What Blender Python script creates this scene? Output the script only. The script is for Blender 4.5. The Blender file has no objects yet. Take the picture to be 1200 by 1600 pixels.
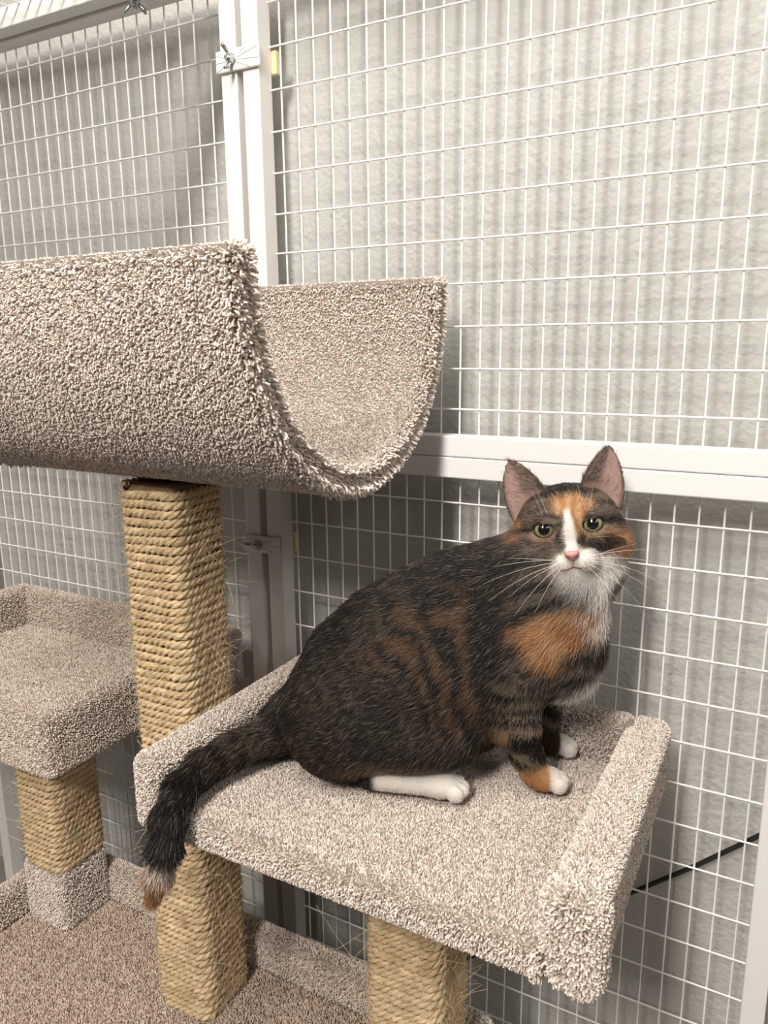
import bpy, bmesh, math, random
import numpy as np
from mathutils import Matrix, Vector
from mathutils.bvhtree import BVHTree

rng = np.random.default_rng(7)
random.seed(7)
SC = bpy.context.scene
COL = SC.collection
IN = 0.0254                                  # the wire grid is an inch grid
FLOOR_Z = -1.49

# ------------------------------------------------------------------ camera
cam_d = bpy.data.cameras.new('camera')
cam = bpy.data.objects.new('camera', cam_d)
COL.objects.link(cam)
cam_d.sensor_fit = 'VERTICAL'
cam_d.sensor_height = 24.0
cam_d.lens = 1195.0 / 1600.0 * 24.0
cam_d.clip_start = 0.02
RIGHT = Vector((0.87847, 0.47772, -0.00796))
FWD = Vector((-0.46847, 0.85795, -0.21084))
UP = Vector((-0.09390, 0.18895, 0.97749))
CAM = Vector((0.62304, -0.87175, -0.37587))
cam.matrix_world = Matrix(((RIGHT.x, UP.x, -FWD.x, CAM.x), (RIGHT.y, UP.y, -FWD.y, CAM.y), (RIGHT.z, UP.z, -FWD.z, CAM.z), (0, 0, 0, 1)))
SC.camera = cam

# ------------------------------------------------------------------ light
world = bpy.data.worlds.new('room_light')
SC.world = world
world.use_nodes = True
world.node_tree.nodes['Background'].inputs[0].default_value = (1.0, 0.90, 0.80, 1)
world.node_tree.nodes['Background'].inputs[1].default_value = 0.10

def area_light(name, loc, target, size, power, color):
    d = bpy.data.lights.new(name, 'AREA')
    d.shape = 'RECTANGLE'
    d.size, d.size_y = size
    d.energy = power
    d.color = color
    o = bpy.data.objects.new(name, d)
    COL.objects.link(o)
    o.location = loc
    o.rotation_euler = (Vector(target) - Vector(loc)).to_track_quat('-Z', 'Y').to_euler()
    return o

# ceiling fixtures running away from the panels, and a lamp further back in the room
area_light('ceiling_lamp', (0.35, -1.10, 0.95), (0.35, -1.101, -1.0), (0.24, 1.3), 31, (1.0, 0.955, 0.90))
area_light('ceiling_lamp', (-1.90, -1.40, 0.95), (-1.90, -1.401, -1.0), (0.24, 1.5), 9, (1.0, 0.955, 0.90))
area_light('ceiling_lamp', (2.40, -1.40, 0.95), (2.40, -1.401, -1.0), (0.24, 1.5), 18, (1.0, 0.955, 0.90))
area_light('room_lamp', (0.40, -2.25, 0.95), (0.20, 0.0, -0.55), (0.32, 0.50), 47, (1.0, 0.935, 0.87))

SC.view_settings.view_transform = 'Standard'
SC.view_settings.look = 'None'
SC.view_settings.gamma = 1.0
SC.view_settings.use_curve_mapping = False
SC.view_settings.exposure = 0.20

# ------------------------------------------------------------------ materials
def new_mat(name):
    m = bpy.data.materials.new(name)
    m.use_nodes = True
    nt = m.node_tree
    return m, nt, nt.nodes['Principled BSDF']

def plain(name, col, rough=0.5, metal=0.0, coat=0.0):
    m, nt, b = new_mat(name)
    b.inputs['Base Color'].default_value = (*col, 1)
    b.inputs['Roughness'].default_value = rough
    b.inputs['Metallic'].default_value = metal
    b.inputs['Coat Weight'].default_value = coat
    return m

def noisy(name, c1, c2, scale, rough=0.8, bump=0.0, bscale=200.0, detail=6.0, bdist=0.002):
    m, nt, b = new_mat(name)
    tc = nt.nodes.new('ShaderNodeTexCoord')
    n = nt.nodes.new('ShaderNodeTexNoise')
    n.inputs['Scale'].default_value = scale
    n.inputs['Detail'].default_value = detail
    r = nt.nodes.new('ShaderNodeValToRGB')
    r.color_ramp.elements[0].position = 0.3
    r.color_ramp.elements[0].color = (*c1, 1)
    r.color_ramp.elements[1].position = 0.7
    r.color_ramp.elements[1].color = (*c2, 1)
    nt.links.new(tc.outputs['Object'], n.inputs['Vector'])
    nt.links.new(n.outputs['Fac'], r.inputs['Fac'])
    nt.links.new(r.outputs['Color'], b.inputs['Base Color'])
    b.inputs['Roughness'].default_value = rough
    if bump:
        n2 = nt.nodes.new('ShaderNodeTexNoise')
        n2.inputs['Scale'].default_value = bscale
        n2.inputs['Detail'].default_value = 3.0
        bp = nt.nodes.new('ShaderNodeBump')
        bp.inputs['Strength'].default_value = bump
        bp.inputs['Distance'].default_value = bdist
        nt.links.new(tc.outputs['Object'], n2.inputs['Vector'])
        nt.links.new(n2.outputs['Fac'], bp.inputs['Height'])
        nt.links.new(bp.outputs['Normal'], b.inputs['Normal'])
    return m

def strand_mat(name, rough=0.6, spec=0.3):
    m, nt, b = new_mat(name)
    a = nt.nodes.new('ShaderNodeAttribute')
    a.attribute_name = 'tint'
    nt.links.new(a.outputs['Color'], b.inputs['Base Color'])
    b.inputs['Roughness'].default_value = rough
    b.inputs['Specular IOR Level'].default_value = spec
    return m

M_WALL = noisy('painted_wall', (0.470, 0.466, 0.432), (0.500, 0.496, 0.462), 3.0, 0.75, 0.55, 130.0, bdist=0.004)
M_FLOOR = noisy('floor_vinyl', (0.20, 0.18, 0.16), (0.26, 0.235, 0.21), 20.0, 0.6)
M_WHITE = plain('white_coated_steel', (0.80, 0.775, 0.75), 0.42)
M_WIRE = plain('white_coated_wire', (0.90, 0.885, 0.85), 0.4)
M_PLASTIC = plain('white_plastic', (0.82, 0.795, 0.77), 0.45)
M_CHROME = plain('zinc_plated_steel', (0.55, 0.56, 0.56), 0.25, 1.0)
M_YELLOW = plain('cream_yellow_rubber', (0.78, 0.66, 0.36), 0.6)
M_BLACK = plain('black_cable_rubber', (0.012, 0.012, 0.013), 0.45)
M_BACKING = noisy('carpet_backing', (0.20, 0.175, 0.15), (0.30, 0.265, 0.23), 180.0, 0.95)
M_PILE = strand_mat('carpet_yarn', 0.85, 0.1)
M_FIBRE = strand_mat('sisal_fibre', 0.6, 0.3)

def rope_mat():
    m, nt, b = new_mat('sisal_rope')
    tc = nt.nodes.new('ShaderNodeTexCoord')
    n = nt.nodes.new('ShaderNodeTexNoise'); n.inputs['Scale'].default_value = 60.0; n.inputs['Detail'].default_value = 8.0
    r = nt.nodes.new('ShaderNodeValToRGB')
    r.color_ramp.elements[0].position = 0.28; r.color_ramp.elements[0].color = (0.44, 0.30, 0.155, 1)
    r.color_ramp.elements[1].position = 0.68; r.color_ramp.elements[1].color = (0.78, 0.61, 0.385, 1)
    n2 = nt.nodes.new('ShaderNodeTexNoise'); n2.inputs['Scale'].default_value = 700.0; n2.inputs['Detail'].default_value = 4.0
    bp = nt.nodes.new('ShaderNodeBump'); bp.inputs['Strength'].default_value = 0.6; bp.inputs['Distance'].default_value = 0.001
    nt.links.new(tc.outputs['Object'], n.inputs['Vector']); nt.links.new(tc.outputs['Object'], n2.inputs['Vector'])
    nt.links.new(n.outputs['Fac'], r.inputs['Fac']); nt.links.new(r.outputs['Color'], b.inputs['Base Color'])
    nt.links.new(n2.outputs['Fac'], bp.inputs['Height']); nt.links.new(bp.outputs['Normal'], b.inputs['Normal'])
    b.inputs['Roughness'].default_value = 0.7
    return m
M_ROPE = rope_mat()
M_CORE = plain('post_core_wood', (0.30, 0.20, 0.10), 0.8)

# ------------------------------------------------------------------ helpers
def link(name, data, parent=None):
    o = bpy.data.objects.new(name, data)
    COL.objects.link(o)
    if parent is not None:
        o.parent = parent
        o.matrix_parent_inverse = PINV.get(parent.name, Matrix())
    return o
PINV = {}

def tag(o, label=None, cat=None, group=None, kind=None):
    if label: o['label'] = label
    if cat: o['category'] = cat
    if group: o['group'] = group
    if kind: o['kind'] = kind
    return o

def thing(name, label, cat, loc, group=None):
    o = link(name, None)
    o.location = loc
    PINV[o.name] = Matrix.Translation(-Vector(loc))
    return tag(o, label, cat, group)

def mesh(name, v, f, mat, parent=None, smooth=False):
    me = bpy.data.meshes.new(name)
    me.from_pydata([tuple(map(float, p)) for p in v], [], [tuple(map(int, q)) for q in f])
    if smooth:
        me.polygons.foreach_set('use_smooth', np.ones(len(me.polygons), dtype=bool))
    me.materials.append(mat)
    me.update()
    return link(name, me, parent)

def fast_mesh(name, v, quads, mat, parent=None, smooth=True):
    me = bpy.data.meshes.new(name)
    me.vertices.add(len(v)); me.vertices.foreach_set('co', np.ascontiguousarray(v, dtype=np.float32).ravel())
    nq = len(quads)
    me.loops.add(nq * 4); me.loops.foreach_set('vertex_index', np.ascontiguousarray(quads, dtype=np.int32).ravel())
    me.polygons.add(nq)
    me.polygons.foreach_set('loop_start', np.arange(0, nq * 4, 4, dtype=np.int32))
    me.polygons.foreach_set('use_smooth', np.full(nq, smooth, dtype=bool))
    me.materials.append(mat)
    me.update(calc_edges=True)
    me.validate()
    return link(name, me, parent)

def bm_obj(name, bm, mat, parent=None, smooth=False):
    me = bpy.data.meshes.new(name)
    bm.normal_update()
    bm.to_mesh(me); bm.free()
    if smooth:
        me.polygons.foreach_set('use_smooth', np.ones(len(me.polygons), dtype=bool))
    me.materials.append(mat)
    return link(name, me, parent)

def add_box(bm, lo, hi, bev=0.0, seg=2, rot=None, piv=None):
    lo = Vector(lo); hi = Vector(hi)
    b2 = bmesh.new()
    bmesh.ops.create_cube(b2, size=1.0)
    for v in b2.verts:
        v.co = Vector([lo[i] + (v.co[i] + 0.5) * (hi[i] - lo[i]) for i in range(3)])
    if bev > 0:
        bmesh.ops.bevel(b2, geom=b2.edges[:], offset=bev, segments=seg, affect='EDGES', profile=0.5)
    if rot is not None:
        bmesh.ops.rotate(b2, verts=b2.verts, cent=piv, matrix=rot)
    tmp = bpy.data.meshes.new('tmp'); b2.to_mesh(tmp); b2.free()
    bm.from_mesh(tmp); bpy.data.meshes.remove(tmp)

def box(name, lo, hi, mat, parent=None, bev=0.0, seg=2, smooth=False):
    bm = bmesh.new()
    add_box(bm, lo, hi, bev, seg)
    return bm_obj(name, bm, mat, parent, smooth)

def add_cyl(bm, p0, p1, r, seg=12, r2=None):
    p0 = Vector(p0); p1 = Vector(p1)
    d = p1 - p0
    m = Matrix.Translation((p0 + p1) / 2) @ d.to_track_quat('Z', 'Y').to_matrix().to_4x4()
    bmesh.ops.create_cone(bm, cap_ends=True, segments=seg, radius1=r, radius2=r if r2 is None else r2, depth=d.length, matrix=m)

def tube(name, pts, r, mat, parent=None, seg=8, caps=True):
    pts = np.asarray(pts, float); n = len(pts)
    rr = np.full(n, r) if np.isscalar(r) else np.asarray(r)
    t = np.gradient(pts, axis=0); t /= np.linalg.norm(t, axis=1)[:, None]
    up = np.array([0, 0, 1.0]) if abs(t[0, 2]) < 0.9 else np.array([1.0, 0, 0])
    V = []; 
    for i in range(n):
        a = np.cross(t[i], up); a /= np.linalg.norm(a); b = np.cross(a, t[i])
        for k in range(seg):
            ph = 2 * math.pi * k / seg
            V.append(pts[i] + rr[i] * (math.cos(ph) * a + math.sin(ph) * b))
        up = b
    F = [(i * seg + k, i * seg + (k + 1) % seg, (i + 1) * seg + (k + 1) % seg, (i + 1) * seg + k) for i in range(n - 1) for k in range(seg)]
    if caps:
        F += [tuple(range(seg))[::-1], tuple((n - 1) * seg + k for k in range(seg))]
    return mesh(name, V, F, mat, parent, True)

def curves(name, P, rad, tint, mat, parent=None):
    """P: (n, k, 3) strand points, rad: (n, k), tint: (n, 3): one hair-curves object."""
    n, k, _ = P.shape
    c = bpy.data.hair_curves.new(name)
    c.add_curves([k] * n)
    c.attributes['position'].data.foreach_set('vector', np.ascontiguousarray(P, dtype=np.float32).ravel())
    ra = c.attributes.get('radius') or c.attributes.new('radius', 'FLOAT', 'POINT')
    ra.data.foreach_set('value', np.ascontiguousarray(rad, dtype=np.float32).ravel())
    ta = c.attributes.new('tint', 'FLOAT_COLOR', 'CURVE')
    ta.data.foreach_set('color', np.ascontiguousarray(np.concatenate([tint, np.ones((n, 1))], 1), dtype=np.float32).ravel())
    c.materials.append(mat)
    return link(name, c, parent)

# ------------------------------------------------------------------ the setting
WALL_Y = 0.048
o = box('wall_back', (-1.3, WALL_Y, FLOOR_Z), (1.6, WALL_Y + 0.1, 1.1), M_WALL); tag(o, 'grey green textured wall behind the wire panels', 'wall', kind='structure')
o = box('floor', (-1.3, -2.6, FLOOR_Z - 0.05), (1.6, WALL_Y, FLOOR_Z), M_FLOOR); tag(o, 'dark floor under the cat tree', 'floor', kind='structure')

# ------------------------------------------------------------------ wire panels
def wire_mesh(seg=8):
    bm = bmesh.new()
    add_cyl(bm, (0, 0, 0), (0, 0, 1), 1.0, seg)
    me = bpy.data.meshes.new('wire'); bm.to_mesh(me); bm.free()
    me.polygons.foreach_set('use_smooth', np.array([len(p.vertices) == 4 for p in me.polygons]))
    me.materials.append(M_WIRE)
    return me
WIRE = wire_mesh()
WR = 0.00118

def wire(parent, p0, p1):
    o = link('wire', WIRE, parent)
    p0 = Vector(p0); p1 = Vector(p1); d = p1 - p0
    o.location = p0
    o.rotation_mode = 'QUATERNION'
    o.rotation_quaternion = d.to_track_quat('Z', 'Y')
    o.scale = (WR, WR, d.length)
    return o

def wall_panel(label, x0, x1, z0, z1, xs, zs):
    """an upright panel of one inch square tube; x0..z1 are the outer edges in inches, wires lie at the back of the tube"""
    t = thing('wire_panel', label, 'wire panel', (x0 * IN, -0.5 * IN, z0 * IN))
    e = 0.0006
    def bar(lo, hi):
        o = box('frame_bar', [c * IN for c in lo], [c * IN for c in hi], M_WHITE, t, 0.0016, 2)
    bar((x0, -1, z0), (x0 + 1, 0.08, z1)); bar((x1 - 1, -1, z0), (x1, 0.08, z1))
    bar((x0 + 1, -0.995, z0), (x1 - 1, 0.075, z0 + 1)); bar((x0 + 1, -0.995, z1 - 1), (x1 - 1, 0.075, z1))
    for x in xs:
        wire(t, (x * IN, 0, (z0 + 0.6) * IN), (x * IN, 0, (z1 - 0.6) * IN))
    for z in zs:
        wire(t, ((x0 + 0.6) * IN, -0.0021, z * IN), ((x1 - 0.6) * IN, -0.0021, z * IN))
    return t

SEAM = -19.95
BOT = FLOOR_Z / IN + 0.02
DZA = [-0.205, -0.167, -0.109, -0.064, -0.047, 0.017, 0.061, 0.115, 0.156, 0.244]
DZB = [0.207, 0.24, 0.248, 0.215, 0.175, 0.136, 0.057, 0.01, -0.018, -0.093, -0.119, -0.169, -0.345, -0.544]
def wx(i): return i + 0.15 * max(0.0, 1 - i / 10.0)
zsA = [2.0 - 0.2 + 0.0] + [-2 * j + DZA[j] for j in range(10)]
zsB = [-22.567 - 2 * k + DZB[k] for k in range(14)] + [-51.4, -53.6, -55.8]
wall_panel('upper right white wire grid panel, cat ears overlap its lower bar', -1.46, 25.6, SEAM, 4.0, [wx(i) for i in range(25)], zsA)
wall_panel('lower right white wire grid panel behind the cat and black cable', -1.12, 25.6, BOT, SEAM - 0.02, [wx(i) + 0.08 for i in range(25)], zsB)
wall_panel('upper left white wire grid panel above the carpeted cradle', -29.6, -1.83, SEAM, 4.0, [-3.3 - n for n in range(25)], [1.85] + [-2 * j - 0.18 for j in range(10)])
wall_panel('lower left white wire grid panel behind the small left platform', -29.3, -1.56, BOT, SEAM - 0.02, [-3.33 - n for n in range(25)], [-22.63 - 2 * k for k in range(17)])

def roof_panel():
    x0, x1, y0, y1, z0, z1 = -29.6, -2.2, -27.0, -1.05, 3.15, 4.25
    t = thing('wire_panel', 'horizontal white wire panel forming a roof at upper left', 'wire panel', (x0 * IN, y1 * IN, z0 * IN))
    def bar(lo, hi): box('frame_bar', [c * IN for c in lo], [c * IN for c in hi], M_WHITE, t, 0.0016, 2)
    bar((x0, y1 - 1, z0), (x1, y1, z1)); bar((x0, y0, z0), (x1, y0 + 1, z1))
    bar((x0, y0 + 1, z0 + .005), (x0 + 1, y1 - 1, z1 - .005)); bar((x1 - 1, y0 + 1, z0 + .005), (x1, y1 - 1, z1 - .005))
    for n in range(25):
        x = -28.0 + n
        wire(t, (x * IN, (y0 + .5) * IN, (z1 - .1) * IN), (x * IN, (y1 - .5) * IN, (z1 - .1) * IN))
    for n in range(12):
        y = -3.4 - 2 * n
        wire(t, ((x0 + .5) * IN, y * IN, (z1 - .1) * IN - .0021), ((x1 - .5) * IN, y * IN, (z1 - .1) * IN - .0021))
roof_panel()

# ------------------------------------------------------------------ clamps that join the panels
def wing_nut(t, c, ax, spin, s=1.0):
    """a zinc wing nut on a bolt at c, its axis along ax"""
    ax = Vector(ax).normalized(); c = Vector(c)
    a = ax.orthogonal().normalized(); a.rotate(Matrix.Rotation(spin, 3, ax)); b = ax.cross(a)
    bm = bmesh.new(); add_cyl(bm, c, c + ax * 0.0016 * s, 0.0072 * s, 20); bm_obj('washer', bm, M_CHROME, t)
    bm = bmesh.new(); add_cyl(bm, c, c + ax * 0.012 * s, 0.0028 * s, 12); bm_obj('bolt', bm, M_CHROME, t)
    bm = bmesh.new()
    add_cyl(bm, c + ax * 0.0014 * s, c + ax * 0.0085 * s, 0.0062 * s, 16, 0.0046 * s)
    nut = bm_obj('wing_nut', bm, M_CHROME, t, False)
    for sg in (-1, 1):
        p = [c + ax * 0.004 * s + a * sg * 0.003 * s, c + ax * 0.007 * s + a * sg * 0.0075 * s, c + ax * 0.0115 * s + a * sg * 0.0115 * s, c + ax * 0.016 * s + a * sg * 0.0135 * s]
        tube('wing', p, [0.0024 * s, 0.0026 * s, 0.0029 * s, 0.0021 * s], M_CHROME, nut, 8)

def clamp(label, x0, x1, z0, z1, nx, spin, group):
    t = thing('panel_clamp', label, 'clamp', (x0 * IN, -1.0 * IN, z0 * IN), group)
    f = -1.004
    box('plate', (x0 * IN, (f - .19) * IN, z0 * IN), (x1 * IN, f * IN, z1 * IN), M_PLASTIC, t, 0.0014, 2)
    cz = (z0 + z1) / 2
    c = Vector((nx * IN, (f - .19) * IN, cz * IN))
    for ang in (-155, -178, 160, -22, -4, 14, 28):        # moulded ribs fan out from the bolt
        d = Vector((math.cos(math.radians(ang)), 0, math.sin(math.radians(ang))))
        lx = ((x1 - nx) if d.x > 0 else (nx - x0)) - .08
        L = min(abs(lx / d.x), abs(((z1 - z0) / 2 - .06) / d.z) if abs(d.z) > 1e-3 else 9) * IN
        bm = bmesh.new(); add_cyl(bm, c + d * 0.008, c + d * max(L, 0.0095), 0.0011, 6); bm_obj('rib', bm, M_PLASTIC, t)
    wing_nut(t, c, (0, -1, 0), spin)
    return t
g = 'clamps joining the wire panels'
def yellow(t, x, z0, z1):
    box('back_pad', ((x - .18) * IN, 0.085 * IN, z0 * IN), ((x + .27) * IN, 0.40 * IN, z1 * IN), M_YELLOW, t, 0.001, 2)['label'] = 'cream yellow rear pad'
t = clamp('upper clamp with wing nut on the panel post above the cradle', -2.97, -0.28, -1.33, -0.32, -1.95, 0.9, g); yellow(t, -0.45, -1.38, -0.3)
t = clamp('lower clamp with wing nut on the panel post below the cradle', -2.72, -0.22, -26.05, -25.08, -1.65, 2.2, g); yellow(t, -0.28, -26.1, -25.1)
t = thing('panel_clamp', 'clamp with wing nut under the roof panel at top left', 'clamp', (-7.6 * IN, -1.5 * IN, 3.13 * IN), g)
box('plate', (-8.4 * IN, -2.3 * IN, 2.96 * IN), (-7.2 * IN, -0.3 * IN, 3.04 * IN), M_PLASTIC, t, 0.0012, 2)
for dx in (-.35, 0, .35):
    box('rib', ((-7.8 + dx - .04) * IN, -2.25 * IN, 2.92 * IN), ((-7.8 + dx + .04) * IN, -0.35 * IN, 2.97 * IN), M_PLASTIC, t)
wing_nut(t, (-8.0 * IN, -1.35 * IN, 2.93 * IN), (0, 0, -1), 0.25)

# ------------------------------------------------------------------ cable behind the grid
pts = [(-0.05, 0.036, -1.46), (0.12, 0.035, -1.38), (0.30, 0.034, -1.23), (0.40, 0.034, -1.14), (0.489, 0.033, -1.064), (0.56, 0.032, -1.000), (0.625, 0.031, -0.936), (0.70, 0.031, -0.868), (0.80, 0.033, -0.79), (0.95, 0.036, -0.70), (1.15, 0.038, -0.63), (1.58, 0.040, -0.58)]
pts = np.array(pts)
tt = np.linspace(0, len(pts) - 1, 72)
sm = np.stack([np.interp(tt, range(len(pts)), pts[:, i]) for i in range(3)], 1)
o = tube('power_cable', sm, 0.0031, M_BLACK, None, 8)
tag(o, 'thin black cable slanting between lower right grid and wall', 'cable')

# ------------------------------------------------------------------ the cat tree
tree = thing('cat_tree', 'beige carpeted cat tree with sisal posts, cradle and platforms', 'cat tree', (0, -0.35, FLOOR_Z))

C_LIGHT = np.array([0.79, 0.715, 0.645]); C_MID = np.array([0.65, 0.575, 0.51]); C_DARK = np.array([0.42, 0.36, 0.31])
def tuft_tint(n, warm=0.0):
    a = rng.random((n, 1)); k = rng.random((n, 1))
    c = np.where(k < 0.11, C_MID + (C_DARK - C_MID) * a, C_MID + (C_LIGHT - C_MID) * a)
    return np.clip(c * (1 + 0.10 * rng.standard_normal((n, 1))) * np.array([1 + warm, 1, 1 - warm]), 0.03, 0.95)

def tufts(name, pos, nor, length, parent, lean=0.35, rad=0.00105, nap=(0, 0, 0), warm=0.0, tint=None):
    n = len(pos)
    L = (np.full(n, length) if np.isscalar(length) else length) * rng.uniform(0.75, 1.2, n)
    side = rng.standard_normal((n, 3)); side -= nor * (side * nor).sum(1)[:, None]
    side /= np.linalg.norm(side, axis=1)[:, None] + 1e-9
    curl = rng.standard_normal((n, 3)); curl -= nor * (curl * nor).sum(1)[:, None]
    k = 4
    u = np.linspace(0, 1, k)[None, :, None]
    P = (pos - nor * 0.001)[:, None] + L[:, None, None] * (nor[:, None] * u * (1 - 0.12 * u) + (side * lean * rng.uniform(0.3, 1.3, (n, 1)) + np.array(nap))[:, None] * u ** 1.6 + 0.10 * curl[:, None] * np.sin(u * 3.1))
    R = np.asarray(rad) * rng.uniform(0.8, 1.2, (n, 1)) * np.array([[0.8, 1.0, 1.05, 0.85]])
    o = curves(name, P, R, tuft_tint(n, warm) if tint is None else tint, M_PILE, parent)
    o['kind'] = 'stuff'
    return o

def grid_face(lo, hi, ax, sgn, s):
    """a jittered grid of points over one face of a box"""
    i, j = [k for k in range(3) if k != ax]
    a = np.arange(lo[i] + s / 2, hi[i], s); b = np.arange(lo[j] + s / 2, hi[j], s)
    A, B = np.meshgrid(a, b); n = A.size
    p = np.zeros((n, 3))
    p[:, i] = A.ravel() + rng.uniform(-.5, .5, n) * s; p[:, j] = B.ravel() + rng.uniform(-.5, .5, n) * s
    p[:, ax] = hi[ax] if sgn > 0 else lo[ax]
    return p

def box_samples(boxes, s):
    """boxes: (lo, hi, round, faces): points and normals over the union of rounded boxes"""
    PP, NN = [], []
    for bi, (lo, hi, r, faces) in enumerate(boxes):
        lo = np.array(lo); hi = np.array(hi)
        for fc in faces.split():
            ax = 'xyz'.index(fc[1]); sg = 1 if fc[0] == '+' else -1
            p = grid_face(lo, hi, ax, sg, s)
            p = np.clip(p, lo, hi)
            c = np.clip(p, lo + r, hi - r)
            n = p - c; n /= np.linalg.norm(n, axis=1)[:, None]
            q = c + n * r
            ok = np.ones(len(q), bool)
            for bj, (l2, h2, r2, _) in enumerate(boxes):
                if bj == bi: continue
                qq = q + n * 0.003
                ok &= ~(((q > np.array(l2) + 0.0006) & (q < np.array(h2) - 0.0005)).all(1)) & ~(((qq > np.array(l2) - 0.0018) & (qq < np.array(h2) + 0.0018)).all(1))
            PP.append(q[ok]); NN.append(n[ok])
    return np.concatenate(PP), np.concatenate(NN)

# -- base with its low rim
ZB = -1.206
base = box('base', (-0.37, -0.66, ZB - 0.05), (0.372, -0.138, ZB - 0.007), M_BACKING, tree, 0.01)
bx = [((-0.335, -0.66, ZB - 0.05), (0.337, -0.17, ZB - 0.005), 0.004, '+z')]
rims = [((-0.37, -0.138 - 0.034, ZB - 0.02), (0.372, -0.138, ZB + 0.055), 0.010, '+z -y +y +x'), ((-0.37, -0.66, ZB - 0.02), (-0.336, -0.15, ZB + 0.055), 0.010, '+z +x'), ((0.338, -0.66, ZB - 0.02), (0.372, -0.15, ZB + 0.055), 0.010, '+z -x')]
for lo, hi, r, fcs in rims:
    box('rim', np.array(lo) + .004, np.array(hi) - .006, M_BACKING, base, 0.008, 3)
p, n = box_samples(bx + [((l[0] + .004, l[1] + .004, l[2]), (h[0] - .004, h[1] - .004, h[2] - .006), r, f) for l, h, r, f in rims], 0.0020)
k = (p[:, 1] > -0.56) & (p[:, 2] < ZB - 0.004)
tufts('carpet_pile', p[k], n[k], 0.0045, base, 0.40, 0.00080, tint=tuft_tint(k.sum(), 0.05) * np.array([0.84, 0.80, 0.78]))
k = (p[:, 1] > -0.56) & (p[:, 2] >= ZB - 0.0015)
tufts('carpet_pile', p[k], n[k], 0.0048, base, 0.40, 0.00080, warm=0.02)
box('lower_box', (-0.33, -0.62, FLOOR_Z), (0.33, -0.17, ZB - 0.05), M_BACKING, tree, 0.012)

# -- sisal wrapped posts
def perimeter(S, r):
    """closed path of a rounded square: arc length -> (x, y, nx, ny)"""
    h = S / 2 - r
    st = 2 * h; arc = math.pi * r / 2
    tot = 4 * (st + arc)
    def at(s):
        s = np.mod(s, tot); q = np.floor(s / (st + arc)).astype(int); w = s - q * (st + arc)
        on = w < st
        th = np.where(on, 0, (w - st) / r)
        x = np.where(on, -h + w, h + r * np.sin(th)); y = np.where(on, -(h + r), -h - r * np.cos(th))
        nx = np.where(on, 0, np.sin(th)); ny = np.where(on, -1, -np.cos(th))
        a = q * math.pi / 2; ca, sa = np.cos(a), np.sin(a)
        return x * ca - y * sa, x * sa + y * ca, nx * ca - ny * sa, nx * sa + ny * ca
    return at, tot

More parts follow.
